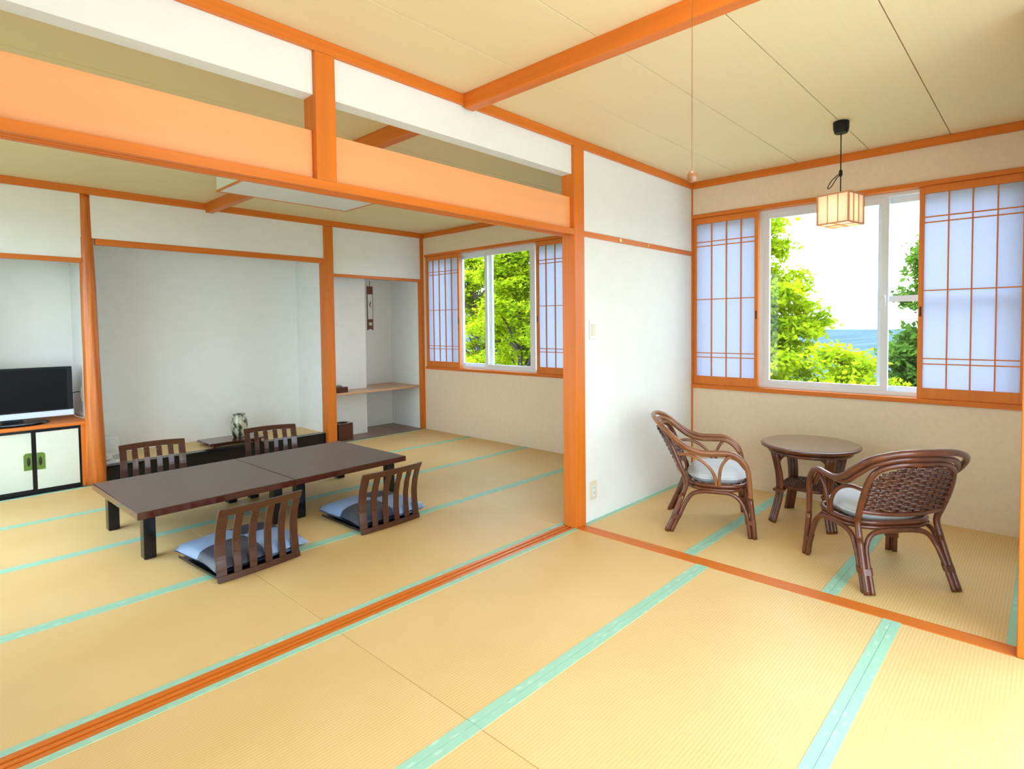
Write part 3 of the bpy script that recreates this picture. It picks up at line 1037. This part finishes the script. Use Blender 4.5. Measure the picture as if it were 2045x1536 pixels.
def seat_cushion(label, c):
    t = thing('seat_cushion', label, 'cushion', (c[0][0], c[0][1], .2805), c[1], 'pale seat cushions on the rattan armchairs')
    def fn(sg):
        def f(u, v):
            a = 2 * PI * u
            rr = v
            c_, s_ = math.cos(a), math.sin(a)
            x = .192 * math.copysign(abs(c_) ** .7, c_) * rr
            y = .050 + .172 * math.copysign(abs(s_) ** .7, s_) * rr
            z = .046 + sg * (.006 + .040 * max(0, 1 - rr ** 5) ** .5) + (.014 * (1 - rr * rr) if sg > 0 else 0)
            return (x, y, z)
        return f
    MB().grid(fn(1), 40, 10).grid(fn(-1), 40, 10).build('cover', CUSH, t, smooth=True)
    ed = []
    for k in range(40):
        a = 2 * PI * k / 40
        c_, s_ = math.cos(a), math.sin(a)
        ed.append((.193 * math.copysign(abs(c_) ** .7, c_), .050 + .173 * math.copysign(abs(s_) ** .7, s_), .046))
    MB().tube(ed, .0062, 6, closed=True).build('piping', CUSH, t, smooth=True)
seat_cushion('pale cushion on the rattan armchair seen from behind', CR)
seat_cushion('pale cushion on the worn rattan armchair by the partition wall', CLc)

# ------------------------------------------------------------------ round rattan table
rt = thing('round_table', 'small round brown rattan table between the two armchairs', 'table', (1.085, -1.03, 0), R(2))
MB().lathe([(.02, .460), (.255, .460), (.272, .466), (.288, .474), (.293, .483), (.290, .4895), (.283, .492)], seg=56).build('tabletop', RATT, rt, smooth=False, bevel=.001)
MB().lathe([(.004, .4922), (.278, .4922), (.279, .4935), (.004, .4937)], seg=56).build('top_panel', mat('table_veneer', (.19, .085, .045), .22, .3, (4, 60, 4), coat=.6, coat_rough=.12), rt)
MB().tube([(.238 * math.cos(a), .238 * math.sin(a), .447) for a in np.linspace(0, 2 * PI, 48, endpoint=False)], .012, 8, closed=True).build('apron_ring', RATT, rt, smooth=True)
for sx in (-1, 1):
    for sy in (-1, 1):
        L = thing_leg = MB()
        for k, off in enumerate((-.02, 0, .02)):
            ox, oy = off * -sy * .75, off * sx * .75
            q = [(.175, .0), (.160, .07), (.142, .17), (.140, .25), (.147, .33), (.168, .45)]
            L.tube(catmull([(sx * rr + ox, sy * rr + oy, z + .001) for rr, z in q], 4), .0135, 8)
        lo = L.build('leg', RATT, rt, smooth=True)
        MB().box(sx * .141 - .034, sx * .141 + .034, sy * .141 - .034, sy * .141 + .034, .195, .214).build('binding', RATT, lo, bevel=.008)
        for d in (0, 1):
            q = [(.150, .0, .36), (.148, .018, .405), (.152, .055, .432), (.165, .10, .440)]
            pts = [(sx * a, sy * (a - b), z) if d else (sx * (a - b), sy * a, z) for a, b, z in q]
            MB().tube(catmull(pts, 4), .008, 7).build('corner_brace', RATT, lo, smooth=True)
MB().tube(catmull([(.150 * math.copysign(abs(math.cos(a)) ** .6, math.cos(a)), .150 * math.copysign(abs(math.sin(a)) ** .6, math.sin(a)), .225) for a in np.linspace(0, 2 * PI, 24, endpoint=False)], 2, True), .011, 8, closed=True).build('shelf_ring', RATT, rt, smooth=True)
sw = MB()
for j in range(23):
    y = -.14 + j * .28 / 22
    hw = .148 * (1 - abs(y / .155) ** 5) ** .2
    pts = [(x, y, .226 + .005 * math.cos(PI * x / .024 + (PI if j % 2 else 0))) for x in np.linspace(-hw, hw, 30)]
    sw.tube(pts, .0055, 5)
for k in range(13):
    x = -.144 + k * .024
    hw = .148 * (1 - abs(x / .155) ** 5) ** .2
    sw.tube([(x, -hw, .226), (x, hw, .226)], .004, 5)
sw.build('woven_shelf', WEAVE, rt, smooth=True, fix=False)

# ------------------------------------------------------------------ cabinet with sliding doors, television
cb = thing('cabinet', 'low cabinet with pale sliding doors framed in black, beneath the television', 'cabinet', (-2.21, 3.83, 0))
def cbx(n, x0, x1, y0, y1, z0, z1, m, p=cb, bev=.0015):
    return box(n, (x0 + 2.21, x1 + 2.21, y0 - 3.83, y1 - 3.83, z0, z1), m, p, bev)
cbx('top_board', -2.679, -1.735, 3.605, 4.2385, .497, .525, WX)
cbx('side_stile', -1.792, -1.752, 3.625, 3.66, .001, .4968, WZ)
cbx('side_stile', -2.679, -2.64, 3.625, 3.66, .001, .4968, WZ)
cbx('carcass', -2.64, -1.792, 3.675, 4.2, .001, .4968, LACQ)
cbx('bottom_rail', -2.64, -1.7925, 3.632, 3.6745, .001, .022, LACQ)
cbx('top_rail', -2.64, -1.7925, 3.632, 3.6745, .482, .4968, LACQ)
def slid(x0, x1, y, pull, hs):
    d = cbx('door', x0, x1, y, y + .016, .0225, .4815, LACQ)
    cbx('paper', x0 + (.020 if hs < 0 else .014), x1 - (.020 if hs > 0 else .014), y - .003, y - .0005, .034, .470, FUSUMA, d, 0)
    hx0, hx1 = (x0 + .020, x0 + .068) if hs < 0 else (x1 - .068, x1 - .020)
    ox, oy = -2.21, 3.83
    cc = .014
    if hs < 0:
        poly = [(hx0, .185), (hx1, .185), (hx1, .315 - cc), (hx1 - cc, .315), (hx0, .315)]
    else:
        poly = [(hx0, .185), (hx1, .185), (hx1, .315), (hx0 + cc, .315), (hx0, .315 - cc)]
    s = MB()
    n = len(poly)
    s.v = [(a - ox, y - .006 - oy, b) for a, b in poly] + [(a - ox, y - .0032 - oy, b) for a, b in poly]
    s.f = [tuple(range(n)), tuple(reversed(range(n, 2 * n)))] + [(k, (k + 1) % n, n + (k + 1) % n, n + k) for k in range(n)]
    s.build('pull_patch', OLIVE, d)
    px = hx0 + .020 if hs < 0 else hx1 - .020
    MB().lathe([(.002, -.002), (.010, -.002), (.012, 0), (.002, .001)], seg=16).build('pull_tmp', STEEL, d)
    tmp = d.children[-1]
    tmp.name = 'finger_pull'
    tmp.data.name = 'finger_pull'
    tmp.rotation_euler = (PI / 2, 0, 0)
    tmp.scale = (.85, 2.9, 1)
    tmp.location = (px - ox, y - .0072 - oy, .25)
slid(-2.082, -1.7935, 3.634, 0, -1)
slid(-2.36, -2.068, 3.652, 0, 1)
slid(-2.64, -2.345, 3.634, 0, 1)

tv = thing('television', 'black flat television with silver lower bezel on the cabinet', 'television', (-2.17, 3.82, .5255))
box('screen_body', (-.365, .365, -.012, .040, .085, .432), BLACKP, tv, .006)
box('screen', (-.345, .330, -.0135, -.012, .095, .418), SCREEN, tv)
box('bezel', (-.365, .368, -.018, .036, .036, .084), SILVER, tv, .004)
MB().lathe([(.012, 0), (.205, 0), (.215, .006), (.20, .013), (.05, .016)], seg=40).build('stand_base', LACQ, tv, smooth=False)
box('stand_neck', (-.06, .06, .0, .03, .015, .04), BLACKP, tv, .003)
cabl = [(-1.83, 3.90, .66), (-1.80, 3.93, .72), (-1.755, 3.935, .735), (-1.7335, 3.94, .73)]
MB().tube(catmull(cabl, 6), .0035, 6).build('tmp', BLACKP)
cab = bpy.context.scene.objects['tmp']; cab.name = 'power_cable'; cab.data.name = 'power_cable'
tag(cab, 'thin dark cable from the television to the wall', 'cable')
cabl = [(-1.84, 3.90, .62), (-1.80, 3.89, .575), (-1.775, 3.92, .535), (-1.755, 3.88, .529), (-1.745, 3.80, .529)]
MB().tube(catmull(cabl, 6), .003, 6).build('antenna_cable', WHITEP)
tag(bpy.context.scene.objects['antenna_cable'], 'pale cable curling down behind the television', 'cable')
t = thing('wall_socket', 'small socket plate on the recess wall behind the television', 'socket', (-1.7305, 3.92, .66))
box('plate', (-.006, 0, -.035, .035, 0, .115), IVORY, t, .002)
box('outlet', (-.009, -.006, -.014, .014, .022, .094), WHITEP, t, .001)

# ------------------------------------------------------------------ vase, tray, telephone, card in the picture alcove
t = thing('display_board', 'flat dark red lacquered display board with curled feet under the vase', 'tray', (-.585, 3.885, .1265))
def tr(u, v):
    x = (u - .5) * .50
    return (x, (v - .5) * .34, .036)
MB().slab(tr, 2, 2, lambda u, v: (0, 0, .007)).build('board', REDL, t, bevel=.003)
for s_ in (-1, 1):
    MB().box(s_ * .205 - .012, s_ * .205 + .012, -.165, .165, .001, .0288).build('foot', REDL, t, bevel=.004)
    MB().tube([(s_ * .248, -.17, .030), (s_ * .248, .17, .030)], .010, 8).build('rolled_end', REDL, t, smooth=True)
VASE = mat('glazed_stoneware', (.52, .50, .34), .22, 0, (16, 16, 11), col2=(.045, .045, .035), coat=.4, coat_rough=.1, lo=.43, hi=.53, detail=3)
vs = thing('vase', 'mottled grey green glazed stoneware vase on the dark red board', 'vase', (-.50, 3.915, .1702))
MB().lathe([(.050, 0), (.058, .004), (.070, .05), (.0765, .10), (.0755, .14), (.068, .18), (.058, .205), (.054, .218), (.0555, .226), (.050, .227), (.048, .215), (.052, .19), (.045, .12), (.02, .06)], seg=36).build('body', VASE, vs, smooth=True)
MB().lathe([(.0555, .222), (.0565, .2255), (.0545, .229), (.0505, .2275)], seg=36, close=False).build('rim', mat('dark_glaze', (.06, .05, .03), .25, coat=.5), vs, smooth=True)

ph = thing('telephone', 'white telephone on the alcove floor beside the log pillar', 'telephone', (-1.575, 3.80, .1275), R(8))
s = MB()
s.v = [(-.07, -.10, 0), (.09, -.10, 0), (.09, .10, 0), (-.07, .10, 0), (-.07, -.10, .025), (.09, -.10, .025), (.09, .10, .065), (-.07, .10, .065)]
s.f = [(0, 3, 2, 1), (4, 5, 6, 7), (0, 1, 5, 4), (2, 3, 7, 6), (0, 4, 7, 3), (1, 2, 6, 5)]
s.build('body', WHITEP, ph, bevel=.006)
s = MB()
s.box(-.066, -.018, -.105, .105, .062, .082).box(-.068, -.016, -.108, -.060, .040, .066).box(-.068, -.016, .062, .110, .058, .076)
s.build('handset', WHITEP, ph, bevel=.007)
kb = MB()
for i in range(3):
    for j in range(4):
        x, y = .01 + i * .024, -.07 + j * .026
        z = .025 + (y + .10) / .20 * .040
        kb.box(x, x + .016, y, y + .014, z - .002, z + .006)
kb.build('keypad', mat('grey_keys', (.45, .46, .47), .5), ph)
cc = [(-.07 + .006 * math.cos(k * 1.3) - .02 * math.sin(k / 30), -.11 - .006 * math.sin(k * 1.3) * .3 - .0006 * k, .012 + .006 * math.sin(k * 1.3) + .01 * math.sin(k / 10)) for k in range(60)]
MB().tube(cc, .0022, 5).build('coiled_cord', WHITEP, ph, smooth=True)
t = thing('notice_card', 'white standing card behind the telephone', 'card', (-1.53, 4.05, .1272), R(4))
s = MB()
s.v = [(-.085, 0, 0), (.085, 0, 0), (.085, .045, .17), (-.085, .045, .17), (-.085, .004, 0), (.085, .004, 0), (.085, .049, .17), (-.085, .049, .17)]
s.f = [(0, 1, 2, 3), (7, 6, 5, 4), (0, 4, 5, 1), (2, 6, 7, 3), (0, 3, 7, 4), (1, 5, 6, 2)]
s.build('sheet', WHITEP, t)
s = MB()
for k in range(7):
    z = .035 + k * .018
    s.box(-.07, .05 - .02 * (k % 3), .045 * z / .17 - .0012, .045 * z / .17 - .0004, z, z + .005)
s.build('print_lines', mat('grey_print', (.66, .70, .75), .8), t)
box('prop', (-.02, .02, .05, .085, 0, .006), WHITEP, t)

# ------------------------------------------------------------------ shelf alcove things
t = thing('tissue_box', 'dark red tissue box on the light brown shelf', 'tissue box', (.452, 3.70, .5405))
box('case', (-.080, .080, -.065, .065, 0, .062), REDL, t, .003)
s = MB()
rnd = random.Random(3)
s.grid(lambda u, v: ((u - .5) * .08, (v - .5) * .03 + .012 * math.sin(5 * u), .062 + .022 * math.sin(PI * u) * (.5 + .5 * math.sin(PI * v + u * 3))), 10, 5)
s.build('tissue', WHITEP, t, smooth=True)
t = thing('waste_bin', 'dark red square waste bin on the dark floorboard', 'waste bin', (.505, 3.735, .0085), 0)
h_, sd = .185, .085
w = MB()
w.box(-sd, sd, -sd, -sd + .006, 0, h_).box(-sd, sd, sd - .006, sd, 0, h_).box(-sd, -sd + .006, -sd + .006, sd - .006, 0, h_).box(sd - .006, sd, -sd + .006, sd - .006, 0, h_).box(-sd + .006, sd - .006, -sd + .006, sd - .006, 0, .006)
w.build('body', REDL, t)
ri = []
n = 32
w = MB()
for k in range(n):
    a = 2 * PI * k / n
    c_, s_ = math.cos(a), math.sin(a)
    m_ = max(abs(c_), abs(s_))
    w.v += [(.058 * c_, .058 * s_, h_), (sd * c_ / m_, sd * s_ / m_, h_), (.058 * c_, .058 * s_, h_ - .006), (sd * .92 * c_ / m_, sd * .92 * s_ / m_, h_ - .006)]
for k in range(n):
    a, b = 4 * k, 4 * ((k + 1) % n)
    w.f += [(a, a + 1, b + 1, b), (a + 2, b + 2, b + 3, a + 3), (a, b, b + 2, a + 2)]
w.build('lid_ring', REDL, t)
sc = thing('wall_hanging', 'slim hanging strip with white paper on a brown wooden holder', 'wall hanging', (1.188, 4.2385, 1.232))
box('backing', (-.042, .042, -.008, 0, 0, .535), mat('brown_holder', (.22, .075, .03), .4, .3, (30, 30, 4)), sc, .002)
box('paper_strip', (-.032, .032, -.0105, -.0082, .125, .435), WHITEP, sc)
MB().tube([(0, -.005, .535), (0, -.004, .60)], .0035, 6).build('cord', STEEL, sc)
MB().tube(catmull([(.004, -.0115, .27), (-.004, -.0115, .31), (.012, -.0115, .35)], 5), [.002 + .004 * math.sin(PI * k / 10) for k in range(11)], 6).build('brush_mark', STEEL, sc)
box('lower_window', (-.02, .022, -.010, -.0082, .045, .085), IVORY, sc)
box('foot', (-.042, -.028, -.008, 0, -.012, 0), STEEL, sc)
box('foot', (.028, .042, -.008, 0, -.012, 0), STEEL, sc)

# ------------------------------------------------------------------ outdoors: hillside, sea, far shore, trees
g = MB()
g.box(-90, 60, -120, 120, -9.0, -8.0)
st(g.build('ground', GRASS), 'grassy hillside all around below the windows', 'ground')
st(MB().box(-9, 6, -11.0, YB - .101, -.45, -.12).build('reflector', mat('pale_reflector_concrete', (.72, .70, .66), .9, .08, (3, 3, 3))), 'added pale concrete terrace outside the glass doors behind the camera', 'reflector')  # unseen slab added to bounce daylight up through the rear glass
st(MB().add([(60, -9000, -27), (9000, -9000, -27), (9000, 12000, -27), (60, 12000, -27)], [(0, 1, 2, 3)]).build('sea', SEA), 'calm pale blue sea beyond the trees', 'sea')
w = MB()
rnd = random.Random(8)
N = 90
for k in range(N + 1):
    y = -1500 + k * 55
    h1 = 14 + 14 * abs(math.sin(k * .21)) + rnd.uniform(0, 4)
    w.v += [(3000, y, -27), (3060, y, -27 + h1), (3250, y, -27)]
for k in range(N):
    a = 3 * k
    w.f += [(a, a + 3, a + 4, a + 1), (a + 1, a + 4, a + 5, a + 2), (a, a + 2, a + 5, a + 3)]
w.f += [(0, 1, 2), (3 * N, 3 * N + 2, 3 * N + 1)]
st(w.build('far_shore', SHORE), 'hazy low coast on the horizon across the water', 'coast')
w = MB()
for k in range(160):
    y = rnd.uniform(-300, 1500)
    a = rnd.uniform(5, 16)
    x = rnd.uniform(2960, 2990)
    w.box(x, x + 10, y, y + a, -27, -27 + rnd.uniform(3, 11))
o = w.build('far_town', TOWN)
tag(o, 'tiny pale town buildings along the far shore', 'town', kind='stuff')

def tree(label, base, trunk_top, clumps, leafm, nleaf, leaf, seed, grp='trees outside the windows', horiz=.5):
    """clumps: list of (centre, radius xyz) ellipsoids filled with leaves; branches run to each"""
    t = thing('tree', label, 'tree', base, 0, grp)
    rg = np.random.default_rng(seed)
    rnd = random.Random(seed)
    b = Vector(base)
    tt = Vector(trunk_top)
    w = MB()
    mid = b.lerp(tt, .5) + Vector((rnd.uniform(-.15, .15), rnd.uniform(-.15, .15), 0))
    path = catmull([b, mid, tt], 8)
    w.tube([p - b for p in path], [.13 - .09 * k / (len(path) - 1) for k in range(len(path))], 8)
    w.build('trunk', BARK, t, smooth=True)
    br = MB()
    vol = [c[1][0] * c[1][1] * c[1][2] for c in clumps]
    tot = sum(v ** .75 for v in vol)
    allc = []
    for (c, r), v in zip(clumps, vol):
        c = Vector(c)
        zz = min(max(c.z - .5 * r[2] - .4, b.z + .6), tt.z)
        k = (zz - b.z) / (tt.z - b.z)
        p0 = path[min(len(path) - 1, int(k * (len(path) - 1)))]
        m = p0.lerp(c, .55) + Vector((0, 0, .12))
        pts = catmull([p0, m, c], 5)
        br.tube([p - b for p in pts], [.040 - .028 * q / (len(pts) - 1) for q in range(len(pts))], 6)
        n = int(nleaf * v ** .75 / tot)
        # sub clusters
        ns = max(6, n // 45)
        d = rg.normal(size=(ns, 3))
        d /= np.linalg.norm(d, axis=1)[:, None]
        rad = rg.uniform(.1, 1, ns) ** .5
        sc_ = np.array(c) + d * rad[:, None] * np.array(r)
        for q in range(0, ns, 3):
            e = Vector(sc_[q])
            br.tube([c - b, c.lerp(e, .6) - b + Vector((0, 0, .03)), e - b], [.012, .008, .004], 5)
        idx = rg.integers(0, ns, n)
        pos = sc_[idx] + rg.normal(size=(n, 3)) * np.array([.11, .11, .06])
        allc.append(pos)
    br.build('branches', BARK, t, smooth=True)
    P = np.concatenate(allc)
    n = len(P)
    nr = rg.normal(size=(n, 3))
    nr[:, 2] = np.abs(nr[:, 2]) + horiz
    nr /= np.linalg.norm(nr, axis=1)[:, None]
    a = np.cross(nr, rg.normal(size=(n, 3)))
    a /= np.linalg.norm(a, axis=1)[:, None]
    c2 = np.cross(nr, a)
    sz = leaf * rg.uniform(.6, 1.25, n)[:, None]
    V = np.empty((n, 4, 3))
    V[:, 0] = P - a * sz
    V[:, 1] = P + c2 * sz * .55 - nr * sz * .12
    V[:, 2] = P + a * sz
    V[:, 3] = P - c2 * sz * .55 - nr * sz * .12
    V -= np.array(base)
    me = bpy.data.meshes.new('foliage')
    me.vertices.add(n * 4)
    me.vertices.foreach_set('co', V.reshape(-1))
    me.loops.add(n * 4)
    me.loops.foreach_set('vertex_index', np.arange(n * 4))
    me.polygons.add(n)
    me.polygons.foreach_set('loop_start', np.arange(0, n * 4, 4))
    me.polygons.foreach_set('loop_total', np.full(n, 4))
    me.update()
    me.materials.append(leafm)
    o = bpy.data.objects.new('foliage', me)
    COL.objects.link(o)
    o.parent = t
    o['kind'] = 'stuff'
    return t

def cone_crown(cx, cy, z0, z1, rfun, n, seed):
    rnd = random.Random(seed)
    out = []
    for k in range(n):
        z = z0 + (z1 - z0) * (k + rnd.random()) / n
        rr = rfun(z)
        a = rnd.uniform(0, 2 * PI)
        q = rr * rnd.uniform(.15, .88)
        s = .18 + .22 * rr
        out.append(((cx + q * math.cos(a), cy + q * math.sin(a), z), (s, s, s * .55)))
    return out
# the lime green tree at the left of the near window
def rf(z):
    return float(np.interp(z, [-3, 0, 1.2, 2.1, 3.2, 4.1], [2.2, 2.05, 1.75, 1.0, .55, .12]))
tree('bright lime green pointed tree at the left of the near window', (9.0, 2.55, -8), (9.0, 2.5, 3.6), cone_crown(9.0, 2.45, -2.2, 4.0, rf, 120, 2), LEAF_Y, 64000, .066, 11)
tree('low lime green sapling top at the bottom of the near window', (6.2, .0, -8), (6.2, -.02, .3), cone_crown(6.2, -.03, -1.6, .80, lambda z: .62 if z < .35 else .36, 22, 5), LEAF_Y, 15000, .048, 12)
tree('darker green tree seen through the right pane of the near window', (8.6, -1.25, -8), (8.6, -1.2, 2.6),
     [((8.6, -.95, 2.35), (.5, .55, .38)), ((8.6, -.68, 2.15), (.3, .32, .4)), ((8.5, -.60, 1.62), (.4, .40, .17)), ((8.5, -.56, .78), (.45, .42, .42)), ((8.5, -.52, .15), (.45, .42, .4)), ((8.5, -.50, -.45), (.45, .42, .4)), ((8.6, -1.4, 1.7), (.7, .7, .5)), ((8.5, -.75, .7), (.7, .75, .5)),
      ((8.6, -.7, -.1), (.7, .8, .6)), ((8.5, -.8, -1.0), (.8, .85, .6)), ((8.6, -1.9, .4), (.9, .9, .8)), ((8.7, -1.6, 3.0), (.5, .5, .4)), ((8.7, -2.2, 1.6), (.8, .7, .8))],
     LEAF_D, 44000, .062, 13)
rnd = random.Random(21)
def layered(cx, cy, z0, z1, R_, n, seed):
    rnd = random.Random(seed)
    out = []
    for k in range(n):
        z = z0 + (z1 - z0) * (k + rnd.random()) / n
        e = (z - z0) / (z1 - z0)
        rr = R_ * (1 - max(0, e - .55) * 1.5)
        a = rnd.uniform(0, 2 * PI)
        q = rr * rnd.uniform(.15, .95)
        s = rnd.uniform(.45, .8)
        out.append(((cx + q * math.cos(a), cy + q * math.sin(a), z), (s, s, s * .28)))
    return out
tree('tall lime green maple filling the right pane of the far window', (7.0, 7.1, -8), (7.0, 7.2, 2.6), layered(7.0, 7.2, -1.2, 3.25, 1.45, 46, 31), LEAF_Y, 42000, .055, 14, horiz=1.2)
tree('lime green maple behind the left pane of the far window', (11.0, 13.4, -8), (11.0, 13.4, 2.8), layered(11.0, 13.4, -2.2, 3.7, 1.9, 50, 32), LEAF_Y, 42000, .07, 15, horiz=1.2)
tree('green maple further back between the two front maples', (16.0, 16.9, -8), (16.0, 16.9, 2.2), layered(16.0, 16.9, -3.0, 2.9, 2.6, 50, 33), LEAF_G, 34000, .09, 16, horiz=1.2)
